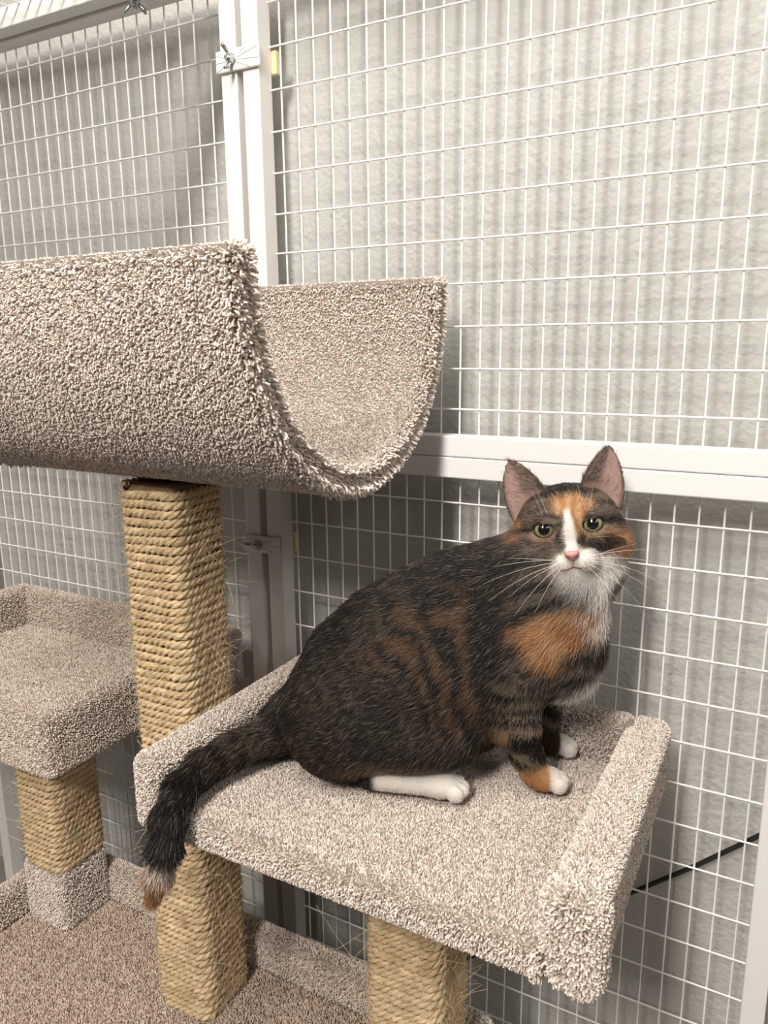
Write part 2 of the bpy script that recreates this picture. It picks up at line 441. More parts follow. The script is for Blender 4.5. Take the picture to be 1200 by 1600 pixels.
def sisal_post(cx, cy, z0, z1, S, slope=0.0):
    post = box('sisal_post', (cx - S / 2 + .009, cy - S / 2 + .009, z0), (cx + S / 2 - .009, cy + S / 2 - .009, z1), M_CORE, tree, 0.008)
    rr = 0.0052; pitch = 0.0100
    at, tot = perimeter(S - 2 * rr, 0.013)
    turns = (z1 - z0 - 0.006) / pitch
    ds = 0.0036
    s = np.arange(0, turns * tot, ds)
    x, y, nx, ny = at(s)
    wob = 0.0009 * np.sin(s * 23.0) + 0.0007 * np.sin(s * 61.0 + 1.3)
    z = z0 + 0.003 + s / tot * pitch + wob + slope * 0.004 * np.sin(2 * math.pi * s / tot)
    nrm = np.stack([nx, ny, np.zeros_like(nx)], 1); path = np.stack([cx + x, cy + y, z], 1)
    zz = np.array([0, 0, 1.0])
    V, Q = [], []; off = 0; K = 6
    ph6 = 2 * math.pi * np.arange(K) / K
    for k in range(3):
        phi = 2 * math.pi * s / 0.026 + k * 2 * math.pi / 3
        cen = path + 0.0027 * (np.cos(phi)[:, None] * nrm + np.sin(phi)[:, None] * zz)
        srad = 0.00305 * (1 + 0.07 * rng.standard_normal(len(s)))
        ring = cen[:, None] + srad[:, None, None] * (np.cos(ph6)[None, :, None] * nrm[:, None] + np.sin(ph6)[None, :, None] * zz)
        V.append(ring.reshape(-1, 3))
        i = np.arange(len(s) - 1)[:, None] * K; j = np.arange(K)[None]
        q = np.stack([i + j, i + (j + 1) % K, i + K + (j + 1) % K, i + K + j], -1).reshape(-1, 4) + off
        Q.append(q); off += len(s) * K
    fast_mesh('sisal_rope', np.concatenate(V), np.concatenate(Q), M_ROPE, post)
    # loose fibres sticking out of the rope
    nf = int(600 * (z1 - z0) / 0.5)
    ix = rng.integers(0, len(s), nf)
    tan = np.stack([-ny[ix], nx[ix], np.zeros(nf)], 1)
    L = rng.uniform(0.008, 0.03, nf) * np.where(rng.random(nf) < 0.06, 1.6, 1.0)
    d = nrm[ix] * rng.uniform(0.1, 0.6, (nf, 1)) + tan * rng.choice([-1, 1], (nf, 1)) * rng.uniform(0.3, 1, (nf, 1)) + zz * rng.uniform(-0.7, 0.7, (nf, 1))
    d /= np.linalg.norm(d, axis=1)[:, None]
    u = np.linspace(0, 1, 5)[None, :, None]
    bend = rng.standard_normal((nf, 3)) * 0.35
    bend -= nrm[ix] * np.clip((bend * nrm[ix]).sum(1), -9, 0)[:, None]
    P = (path[ix] + nrm[ix] * 0.0045)[:, None] + L[:, None, None] * (d[:, None] * u + bend[:, None] * u ** 2)
    tn = np.array([0.74, 0.60, 0.38]) * rng.uniform(0.65, 1.1, (nf, 1))
    nz = int(9000 * (z1 - z0) / 0.5)
    ix = rng.integers(0, len(s), nz); tan = np.stack([-ny[ix], nx[ix], np.zeros(nz)], 1); sgn = rng.choice([-1, 1], (nz, 1))
    d = tan * sgn + zz * (0.45 * sgn + 0.35 * rng.standard_normal((nz, 1))) + nrm[ix] * rng.uniform(0.02, 0.30, (nz, 1)); d /= np.linalg.norm(d, axis=1)[:, None]
    P2 = (path[ix] + nrm[ix] * 0.0050 + zz * rng.uniform(-.003, .003, (nz, 1)))[:, None] + rng.uniform(0.004, 0.011, (nz, 1, 1)) * (d[:, None] * u + 0.15 * rng.standard_normal((nz, 1, 3)) * u ** 2)
    P = np.concatenate([P, P2]); nf += nz
    tn = np.array([0.78, 0.63, 0.41]) * rng.uniform(0.65, 1.1, (nf, 1))
    f = curves('loose_fibres', P, np.full((nf, 5), 0.00015), tn, M_FIBRE, post); f['kind'] = 'stuff'
    return post
sisal_post(-0.003, -0.233, ZB - 0.002, -0.522, 0.0885)
sisal_post(0.313, -0.237, ZB - 0.002, -0.866, 0.0885)
sisal_post(-0.291, -0.209, -1.115, -0.945, 0.0885)

# -- carpet wrapped foot of the left post
lo, hi = (-0.337, -0.255, ZB - 0.004), (-0.245, -0.163, -1.108)
foot = box('post_foot', np.array(lo) + .005, np.array(hi) - .005, M_BACKING, tree, 0.01)
p, n = box_samples([((lo[0] + .005, lo[1] + .005, lo[2]), (hi[0] - .005, hi[1] - .005, hi[2] - .004), 0.010, '+x -x -y +z')], 0.0021)
tufts('carpet_pile', p, n, 0.0048, foot, 0.4, 0.00085, nap=(0, 0, -0.25))

# -- platform the cat sits on: open front edge, walls on three sides
PX0, PX1, PY0, PY1 = 0.046, 0.531, -0.374, -0.028
PF, PT, PB = -0.832, -0.780, -0.869
plat = box('platform', (PX0 + .006, PY0 + .006, PB + .003), (PX1 - .006, PY1 - .006, PF - .004), M_BACKING, tree, 0.008)
I = 0.005
walls = [((PX0 + I, PY0 + I, PB + .004), (PX0 + 0.040, PY1 - I, PT - .004), 0.012, '+x -x +z -y -z'),
         ((PX0 + I + .018, PY1 - 0.038, PB + .004), (PX1 - I - .018, PY1 - I - .0008, PT - .0045), 0.012, '-y +y +z +x'),
         ((PX1 - 0.046, PY0 + I, PB + .004), (PX1 - I, PY1 - I, PT - .004), 0.013, '-x +x +z -y -z +y')]
for l, h, r, fcs in walls:
    box('rim_wall', l, h, M_BACKING, plat, 0.011, 3)
slab = ((PX0 + I + .016, PY0 + I + .0008, PB + .0045), (PX1 - I - .016, PY1 - I, PF - .004), 0.012, '+z -y -z')
p, n = box_samples([slab] + walls, 0.00165)
L = np.full(len(p), 0.0038)
L[p[:, 2] > PF + 0.004] = 0.0044
L[p[:, 1] < PY0 + 0.02] = 0.0054
L[(p[:, 0] > PX1 - 0.055) & (p[:, 1] < PY0 + 0.03)] = 0.0082        # shaggy front end of the right wall
L[p[:, 2] < PB + 0.006] = 0.005
seam = PY0 + 0.017 + 0.0012 * np.sin(p[:, 0] * 90) + 0.0008 * np.sin(p[:, 0] * 233)     # stapled seam along the open front edge
k = ~((p[:, 2] < PB + 0.0045) & (p[:, 1] > PY0 + 0.05)) & ~((np.abs(p[:, 1] - seam) < 0.0016) & (p[:, 2] < PF + 0.004) & (p[:, 2] > PF - 0.02) & (np.sin(p[:, 0] * 61) > -0.75))
tufts('carpet_pile', p[k], n[k], L[k], plat, 0.34, 0.00070 + 0.06 * np.clip(L[k] - 0.0038, 0, 1)[:, None])

# -- left platform
LX0, LX1, LY0, LY1 = -0.575, -0.200, -0.286, -0.030
LF, LT, LB = -0.842, -0.778, -0.942
lplat = box('platform', (LX0 + .006, LY0 + .006, LB + .003), (LX1 - .006, LY1 - .006, LF - .005), M_BACKING, tree, 0.012)
lw = [((LX0 + I, LY0 + 0.03, LB + .004), (LX0 + 0.04, LY1 - I, LT - .004), 0.012, '+x +z -y'),
      ((LX0 + I, LY1 - 0.026, LB + .004), (-0.078, LY1 - 0.001, LT - .004), 0.010, '-y +z +x')]
for l, h, r, fcs in lw:
    box('rim_wall', l, h, M_BACKING, lplat, 0.010, 3)
p, n = box_samples([((LX0 + I, LY0 + I, LB + .004), (LX1 - I, LY1 - I, LF - .004), 0.014, '+z -y +x')] + lw, 0.0019)
tufts('carpet_pile', p, n, 0.0043, lplat, 0.38, 0.00078, warm=0.02)

# -- cradle: a half pipe of thick carpet
CX0, CX1, CYC, CZC = -0.255, 0.245, -0.2165, -0.300
CA, CB, CT = 0.178, 0.205, 0.012                 # mid-line half axes and half thickness
def arc(w, m=65):
    th = np.linspace(0, math.pi, m)
    y = CYC + (CA + w) * np.cos(th); z = CZC - (CB + w) * np.sin(th) ** 0.92
    return y, z, th
yo, zo, th = arc(CT); yi, zi, _ = arc(-CT)
prof = [(a, b) for a, b in zip(yo, zo)] + [(a, b) for a, b in zip(yi[::-1], zi[::-1])]
m = len(yo); np_ = len(prof)
V = [(CX0 + .006, a, b) for a, b in prof] + [(CX1 - .006, a, b) for a, b in prof]
F = [(i, (i + 1) % np_, (i + 1) % np_ + np_, i + np_) for i in range(np_)]
F += [(i, np_ - 1 - i, np_ - 2 - i, i + 1) for i in range(m - 1)] + [(i + np_ + 1, np_ - 2 - i + np_, np_ - 1 - i + np_, i + np_) for i in range(m - 1)]
cradle = mesh('cradle', V, F, M_BACKING, tree, False)
def cradle_samples(s):
    P_, N_, L_ = [], [], []
    for sg in (1, -1):
        y, z, t = arc(sg * CT, 400)
        d = np.concatenate([[0], np.cumsum(np.hypot(np.diff(y), np.diff(z)))])
        a = np.arange(s / 2, d[-1], s); b = np.arange(CX0 + s / 2, CX1, s)
        A, B = np.meshgrid(a, b); nn = A.size
        A = np.clip(A.ravel() + rng.uniform(-.5, .5, nn) * s, 0, d[-1]); B = np.clip(B.ravel() + rng.uniform(-.5, .5, nn) * s, CX0, CX1)
        yy = np.interp(A, d, y); zz_ = np.interp(A, d, z)
        ty = np.interp(A, d, np.gradient(y, d)); tz = np.interp(A, d, np.gradient(z, d))
        # along the arc from back to front: outward normal of the pipe
        ny_, nz_ = tz * -1, ty
        nl = np.hypot(ny_, nz_); ny_, nz_ = -ny_ / nl, -nz_ / nl
        out = np.sign((yy - CYC) * ny_ + (zz_ - CZC) * nz_)
        ny_, nz_ = ny_ * out * sg, nz_ * out * sg
        r = 0.010
        kx = np.clip((B - (CX1 - r)) / r, 0, 1) - np.clip(((CX0 + r) - B) / r, 0, 1)
        ku = np.clip((r - np.minimum(A, d[-1] - A)) / r, 0, 1)
        c = np.sqrt(np.clip(1 - np.maximum(kx ** 2, ku ** 2) * 0.96, 0.04, 1))
        N0 = np.stack([kx, ny_ * c, nz_ * c + ku], 1); N0 /= np.linalg.norm(N0, axis=1)[:, None]
        pull = r * (1 - c)
        P0 = np.stack([B, yy - ny_ * pull, zz_ - nz_ * pull], 1)
        P_.append(P0); N_.append(N0)
        L_.append(np.where(np.abs(kx) > 0.15, 0.0078, np.where(ku > .1, 0.0058, 0.0043)))
    # the two end faces
    y, z, t = arc(0.0, 400)
    d = np.concatenate([[0], np.cumsum(np.hypot(np.diff(y), np.diff(z)))])
    for xe, sx in ((CX1 - .003, 1), (CX0 + .003, -1)):
        nn = int(d[-1] * 2 * CT / s ** 2 * 1.3)
        A = rng.uniform(0, d[-1], nn); w = rng.uniform(-CT, CT, nn) * .8
        yy = np.interp(A, d, y); zz_ = np.interp(A, d, z)
        e = np.stack([np.zeros(nn), (yy - CYC) / CA ** 2, (zz_ - CZC) / CB ** 2], 1); e /= np.linalg.norm(e, axis=1)[:, None]
        P_.append(np.stack([np.full(nn, xe - .003 * sx), yy, zz_], 1) + e * w[:, None])
        N0 = np.stack([np.full(nn, sx * 1.0), np.zeros(nn), np.zeros(nn)], 1) + e * (w / CT)[:, None] * .7
        N_.append(N0 / np.linalg.norm(N0, axis=1)[:, None]); L_.append(np.full(nn, 0.0078))
    # the two long rims
    for yc in (CYC - CA, CYC + CA):
        nn = int((CX1 - CX0) * 2 * CT / s ** 2 * 1.5)
        w = rng.uniform(-CT, CT, nn)
        P_.append(np.stack([rng.uniform(CX0 + .004, CX1 - .004, nn), yc + w * .95, np.full(nn, CZC) - .004 * (w / CT) ** 2], 1))
        N0 = np.stack([np.zeros(nn), w / CT * .8, np.ones(nn)], 1)
        N_.append(N0 / np.linalg.norm(N0, axis=1)[:, None]); L_.append(np.full(nn, 0.0052))
    return np.concatenate(P_), np.concatenate(N_), np.concatenate(L_)
p, n, L = cradle_samples(0.0019)
tufts('carpet_pile', p, n, L, cradle, 0.38, 0.00080 + 0.035 * (L - 0.0043)[:, None], nap=(0, 0, -0.2))

# ------------------------------------------------------------------ the cat
BQ = np.array([0.42, -0.125, 0.0]); BF = np.array([math.cos(math.radians(20)), math.sin(math.radians(20)), 0.0]); BN = np.array([-BF[1], BF[0], 0.0])
def bw(s, l, z): return BQ + BF * s + BN * l + np.array([0, 0, z])
HEAD = np.array([0.432, -0.140, -0.560])
HZ = np.array(CAM) - HEAD; HZ /= np.linalg.norm(HZ)
HX = 0.993 * np.array(RIGHT) + 0.118 * np.array(UP); HX -= HZ * (HX @ HZ); HX /= np.linalg.norm(HX)
HY = np.cross(HZ, HX)
HS = 0.0102
HR = np.stack([HX, HY, HZ])                       # world -> head axes
def hw(x, y, z): return HEAD + HS * (x * HX + y * HY + z * HZ)

GH = 0.0017
GLO = np.array([0.062, -0.445, -0.930]); GHI = np.array([0.505, -0.030, -0.440])
GN = np.ceil((GHI - GLO) / GH).astype(int) + 1
D = np.full(GN, 1.0, np.float32)
AX = [GLO[i] + GH * np.arange(GN[i]) for i in range(3)]

def smin(a, b, k):
    h = np.clip(0.5 + 0.5 * (b - a) / k, 0, 1)
    return b * (1 - h) + a * h - k * h * (1 - h)
def window(lo, hi):
    a = np.clip(((np.array(lo) - GLO) / GH).astype(int), 0, GN - 1); b = np.clip(((np.array(hi) - GLO) / GH).astype(int) + 2, 1, GN)
    sl = tuple(slice(a[i], b[i]) for i in range(3))
    G = np.stack(np.meshgrid(AX[0][sl[0]], AX[1][sl[1]], AX[2][sl[2]], indexing='ij'), -1).astype(np.float32)
    return sl, G
def sd_ell(P, c, r, M):
    q = (P - np.asarray(c, np.float32)) @ np.asarray(M, np.float32).T
    r = np.asarray(r, np.float32)
    k0 = np.sqrt(((q / r) ** 2).sum(-1)); k1 = np.sqrt(((q / r ** 2) ** 2).sum(-1)) + 1e-9
    return k0 * (k0 - 1) / k1
def sd_cap(P, a, b, ra, rb):
    a = np.asarray(a, np.float32); b = np.asarray(b, np.float32); ab = b - a
    t = np.clip(((P - a) @ ab) / (ab @ ab), 0, 1)
    return np.sqrt(((P - a - t[..., None] * ab) ** 2).sum(-1)) - (ra + (rb - ra) * t)
PRIMS = {}                                        # region -> distance functions, used again for fur direction
def union(region, fn, lo, hi, k):
    PRIMS.setdefault(region, []).append(fn)
    m = k + 0.012
    sl, G = window(np.array(lo) - m, np.array(hi) + m)
    D[sl] = smin(D[sl], fn(G).astype(np.float32), k)
def ell(region, c, r, M=np.eye(3), k=0.012):
    c = np.array(c); R_ = max(r)
    union(region, lambda P: sd_ell(P, c, r, M), c - R_, c + R_, k)
def cap(region, a, b, ra, rb, k=0.012):
    a = np.array(a); b = np.array(b); m = max(ra, rb)
    union(region, lambda P: sd_cap(P, a, b, ra, rb), np.minimum(a, b) - m, np.maximum(a, b) + m, k)

# torso: elliptical sections from rump to neck: top (s, z), bottom (s, z), half width
SEC = np.array([(-.285, -.760, -.272, -.812, .026), (-.272, -.718, -.252, -.816, .054), (-.247, -.672, -.208, -.818, .075), (-.206, -.634, -.150, -.818, .083), (-.161, -.608, -.100, -.812, .084),
                (-.117, -.586, -.066, -.792, .078), (-.081, -.576, -.036, -.757, .071), (-.052, -.567, .009, -.722, .063), (-.034, -.558, .036, -.684, .057), (-.018, -.552, .043, -.640, .052)])
tt = np.linspace(0, len(SEC) - 1, 28)
S2 = np.stack([np.interp(tt, range(len(SEC)), SEC[:, i]) for i in range(5)], 1)
for a, b, c, d, wdt in S2:
    T = bw(a, 0, b); Bm = bw(c, 0, d); up_ = T - Bm; hh = np.linalg.norm(up_) / 2; up_ /= 2 * hh
    al = np.cross(BN, up_) * -1
    ell('torso', (T + Bm) / 2, (hh * 0.45, wdt, hh), np.stack([al, BN, up_]), 0.006)
MB = np.stack([BF, BN, [0, 0, 1]])
ell('torso', bw(.010, 0, -.690), (.034, .050, .042), MB, .02)            # breast
ell('thigh', bw(-.210, -.050, -.755), (.074, .040, .056), MB, .02)
ell('thigh', bw(-.145, -.050, -.771), (.062, .034, .034), MB, .02)
ell('thigh', bw(-.222, -.040, -.796), (.046, .040, .026), MB, .02)
ell('thigh', bw(-.205, .055, -.765), (.078, .038, .055), MB, .02)
cap('torso', bw(-.015, 0, -.61), hw(.3, -.8, -3.6), .052, .044, .02)
# forelegs
def yaw(a): a = math.radians(a); return np.array([[math.cos(a), math.sin(a), 0], [-math.sin(a), math.cos(a), 0], [0, 0, 1.0]])
CREASE = []
def paw(region, c, a, sc=1.0, k=.004):
    M = yaw(a); c = np.array(c)
    ell(region, c, (.0185 * sc, .0150 * sc, .0118 * sc), M, .008)
    for l in (-.0080, 0, .0080):
        CREASE.append((c + sc * (.0110 * M[0] + l * M[1] + np.array([0, 0, .0085])), c + sc * (.0245 * M[0] + l * 1.1 * M[1] + np.array([0, 0, -.0040])), .0016 * sc))
    for f, l, r in ((.0105, -.0118, .0066), (.0150, -.0042, .0072), (.0150, .0042, .0072), (.0105, .0118, .0066)):
        ell(region, c + sc * (f * M[0] + l * M[1]) + np.array([0, 0, -.0036 * sc]), (.0092 * sc, r * sc * .80, .0086 * sc), M, .0014)
ell('torso', (.385, -.178, -.672), (.046, .030, .060), MB, .02)          # near shoulder
cap('leg', (.388, -.178, -.705), (.397, -.181, -.750), .033, .0235, .016)
cap('leg', (.397, -.181, -.750), (.405, -.171, -.786), .0225, .0160, .01)
cap('leg', (.405, -.171, -.786), (.412, -.166, -.806), .0155, .0150, .008)
paw('paw', (.4235, -.1600, -.8165), 36)
cap('leg', (.408, -.100, -.690), (.400, -.096, -.750), .034, .023, .016)
cap('leg', (.400, -.096, -.750), (.401, -.092, -.806), .021, .0150, .01)
paw('paw', (.4130, -.0850, -.8165), 36)
# near hind foot
cap('paw', (.262, -.247, -.8145), (.331, -.224, -.8140), .0120, .0135, .003)
paw('paw', (.337, -.2215, -.8150), 20, 1.0)
# tail
TAIL = np.array([(.175, -.205, -.770), (.152, -.220, -.786), (.131, -.247, -.800), (.114, -.286, -.803), (.104, -.324, -.807), (.106, -.358, -.812), (.116, -.386, -.824), (.120, -.398, -.847), (.113, -.403, -.876), (.107, -.405, -.898)])
TR = np.array([.034, .0270, .0200, .0170, .0155, .0145, .0140, .0130, .0110, .0065])
for i in range(len(TAIL) - 1):
    cap('tail', TAIL[i], TAIL[i + 1], TR[i], TR[i + 1], .024 if i < 2 else .006)
for a_c, b_c, r_c in CREASE:                      # clefts between the toes
    sl, G = window(np.minimum(a_c, b_c) - .006, np.maximum(a_c, b_c) + .006)
    D[sl] = np.maximum(D[sl], -sd_cap(G, a_c, b_c, r_c, r_c * 1.1).astype(np.float32))
# head
def hell(region, c, r, k=.006): ell(region, hw(*c), tuple(HS * q for q in r), HR, k)
hell('head', (0, 1.15, -3.3), (5.1, 4.2, 4.6), .012)
hell('head', (0, 2.5, -.9), (3.0, 2.3, 2.3), .008)
for s_ in (-1, 1):
    hell('head', (3.2 * s_, -.8, -1.5), (2.45, 2.4, 2.7), .010)
    hell('head', (2.3 * s_, 1.9, .0), (1.7, 1.35, 1.75), .008)
    hell('head', (2.5 * s_, -.35, .45), (1.5, 1.1, 1.45), .008)
    hell('muzzle', (1.02 * s_, -2.45, 1.9), (1.32, 1.05, 1.45), .005)
hell('head', (0, -2.6, -.5), (3.2, 1.9, 2.7), .010)
for s_ in (-1, 1):
    hell('head', (2.1 * s_, -3.6, -2.6), (2.7, 2.6, 2.8), .014)
hell('muzzle', (0, .2, 1.55), (1.0, 2.3, 1.2), .008)
hell('muzzle', (0, -1.6, 2.25), (.95, .85, 1.35), .005)
hell('muzzle', (0, -3.45, 1.35), (1.25, .85, 1.25), .006)
# ears: cupped triangular shells
def ear_w(v): v = np.clip(v, 0, 1); return 2.2 * np.clip(1 - v ** 1.9, 0, 1) ** .80 + .06
EAR = {}
for s_ in (-1, 1):
    base = np.array([3.55 * s_, 3.6, -2.2]); tip = np.array([4.95 * s_, 8.35, -1.9])
    ey = tip - base; EH = np.linalg.norm(ey); ey /= EH
    ez = np.array([.30 * s_, .05, 1.0]); ez -= ey * (ez @ ey); ez /= np.linalg.norm(ez); ex = np.cross(ey, ez)
    EM = np.stack([ex, ey, ez])
    EAR[s_] = (base, EM, EH)
    def ear_sd(P, base=base, EM=EM, EH=EH):
        q = ((P - HEAD) @ HR.T / HS - base) @ EM.T
        u, y, z = q[..., 0], q[..., 1], q[..., 2]
        v = np.clip(y / EH, -0.3, 1)
        w = ear_w(v)
        zs = -1.25 * (1 - (u / w) ** 2) * (1 - 0.75 * np.clip(v, 0, 1))
        return np.maximum(np.maximum(np.abs(z - zs) * 0.8 - 0.17, np.abs(u) - w), np.maximum(y - EH, -y - 1.0)) * HS
    c = hw(*(base + ey * EH * 0.45)); m = HS * 4.2
    union('ear', ear_sd, c - m, c + m, .003)
# eye openings
EYES = {}
for s_ in (-1, 1):
    a = math.radians(7) * s_
    EM = np.array([[math.cos(a), math.sin(a), 0], [-math.sin(a), math.cos(a), 0], [0, 0, 1.0]]) @ HR
    c = hw(2.33 * s_, .92, 1.55)
    sl, G = window(c - HS * 2, c + HS * 2)
    D[sl] = np.maximum(D[sl], -np.maximum(sd_ell(G, c, (HS * .94, HS * .72, HS * 1.5), EM), ((G - c) @ EM[1].astype(np.float32)) - HS * .46).astype(np.float32))
    EYES[s_] = hw(2.30 * s_, .92, .62)

# polygonise the distance field (surface nets)
ins = D < 0
cnt = np.zeros(GN - 1, np.int8)
for dx in (0, 1):
    for dy in (0, 1):
        for dz in (0, 1):
            cnt += ins[dx:GN[0] - 1 + dx, dy:GN[1] - 1 + dy, dz:GN[2] - 1 + dz]
ci = np.argwhere((cnt > 0) & (cnt < 8))
idx = np.full(GN - 1, -1, np.int32); idx[tuple(ci.T)] = np.arange(len(ci))
acc = np.zeros((len(ci), 3)); num = np.zeros(len(ci))
cor = [(a, b, c) for a in (0, 1) for b in (0, 1) for c in (0, 1)]
vals = {c: D[ci[:, 0] + c[0], ci[:, 1] + c[1], ci[:, 2] + c[2]] for c in cor}
for c in cor:
    for ax in range(3):
        if c[ax] == 0:
            e = list(c); e[ax] = 1; e = tuple(e)
            va, vb = vals[c], vals[e]; cr = (va < 0) != (vb < 0)
            t = np.where(cr, va / np.where(cr, va - vb, 1), 0)
            p = np.array(c, float)[None].repeat(len(ci), 0); p[:, ax] += t
            acc[cr] += p[cr]; num[cr] += 1
BV = GLO + GH * (ci + acc / num[:, None])
quads = []
for ax in range(3):
    i, j = (ax + 1) % 3, (ax + 2) % 3
    a = np.swapaxes(ins, 0, ax)
    sgn = np.argwhere((np.take(ins, range(0, GN[ax] - 1), ax) != np.take(ins, range(1, GN[ax]), ax)))
    sgn = sgn[(sgn[:, i] > 0) & (sgn[:, j] > 0) & (sgn[:, i] < GN[i] - 1) & (sgn[:, j] < GN[j] - 1)]
    def cell(di, dj):
        q = sgn.copy(); q[:, i] += di; q[:, j] += dj
        return idx[tuple(q.T)]
    q = np.stack([cell(-1, -1), cell(0, -1), cell(0, 0), cell(-1, 0)], 1)
    first = ins[tuple(sgn.T)]
    q[~first] = q[~first][:, ::-1]
    quads.append(q)
BQ4 = np.concatenate(quads)
BQ4 = BQ4[(BQ4 >= 0).all(1)]
del vals, cnt, idx
# drop stray islands: keep vertices that are used, then smooth a little
e = np.concatenate([BQ4[:, [0, 1]], BQ4[:, [1, 2]], BQ4[:, [2, 3]], BQ4[:, [3, 0]]])
for it in range(4):
    sm_ = np.zeros_like(BV); dg = np.zeros(len(BV))
    np.add.at(sm_, e[:, 0], BV[e[:, 1]]); np.add.at(sm_, e[:, 1], BV[e[:, 0]]); np.add.at(dg, e[:, 0], 1); np.add.at(dg, e[:, 1], 1)
    lam = 0.5 if it % 2 == 0 else -0.45
    BV = BV + lam * (sm_ / np.maximum(dg, 1)[:, None] - BV)

# ---- colours of the coat
LAT = np.random.default_rng(3).random((32, 32, 32))
def vnoise(P, f):
    q = P * f; b = np.floor(q).astype(int); t = q - b; t = t * t * (3 - 2 * t); r = 0
    for a in (0, 1):
        for c in (0, 1):
            for d in (0, 1):
                w = (t[:, 0] if a else 1 - t[:, 0]) * (t[:, 1] if c else 1 - t[:, 1]) * (t[:, 2] if d else 1 - t[:, 2])
                r = r + w * LAT[(b[:, 0] + a) % 32, (b[:, 1] + c) % 32, (b[:, 2] + d) % 32]
    return r
def sstep(a, b, x): t = np.clip((x - a) / (b - a), 0, 1); return t * t * (3 - 2 * t)
def mixc(c, d, w): return c * (1 - w[:, None]) + np.asarray(d) * w[:, None]
WHITE = (.80, .75, .69); ORANGE = (.42, .205, .088); LORANGE = (.54, .325, .175); BLACK = (.010, .0085, .0075); BROWN = (.080, .051, .031); GREY = (.185, .140, .100); TAN = (.30, .19, .105)
RC = ('torso', 'thigh', 'leg', 'paw', 'tail', 'head', 'muzzle', 'ear')
def regions(P):
    out = []
    for r in RC:
        d = np.full(len(P), 1.0)
        for fn in PRIMS[r]: d = np.minimum(d, fn(P.astype(np.float32)))
        out.append(d)
    Dm = np.stack(out, 1)
    w = np.exp(-np.clip(Dm - Dm.min(1, keepdims=True), 0, .2) / .005)
    return w / w.sum(1, keepdims=True)
def patch(a, b, c, pa, pb, ra, rb, nz, soft=.25):
    """soft ragged ellipse in two coordinates"""
    return 1 - sstep(1 - soft, 1 + soft, np.hypot((a - pa) / ra, (b - pb) / rb) + nz)
TSEG = np.concatenate([[0], np.cumsum(np.linalg.norm(np.diff(TAIL, axis=0), axis=1))])
def tail_t(P):
    best = np.full(len(P), 9.0); tv = np.zeros(len(P))
    for i in range(len(TAIL) - 1):
        ab = TAIL[i + 1] - TAIL[i]; t = np.clip((P - TAIL[i]) @ ab / (ab @ ab), 0, 1)
        d = np.linalg.norm(P - TAIL[i] - t[:, None] * ab, axis=1)
        k = d < best; best[k] = d[k]; tv[k] = (TSEG[i] + t * np.linalg.norm(ab))[k]
    return tv
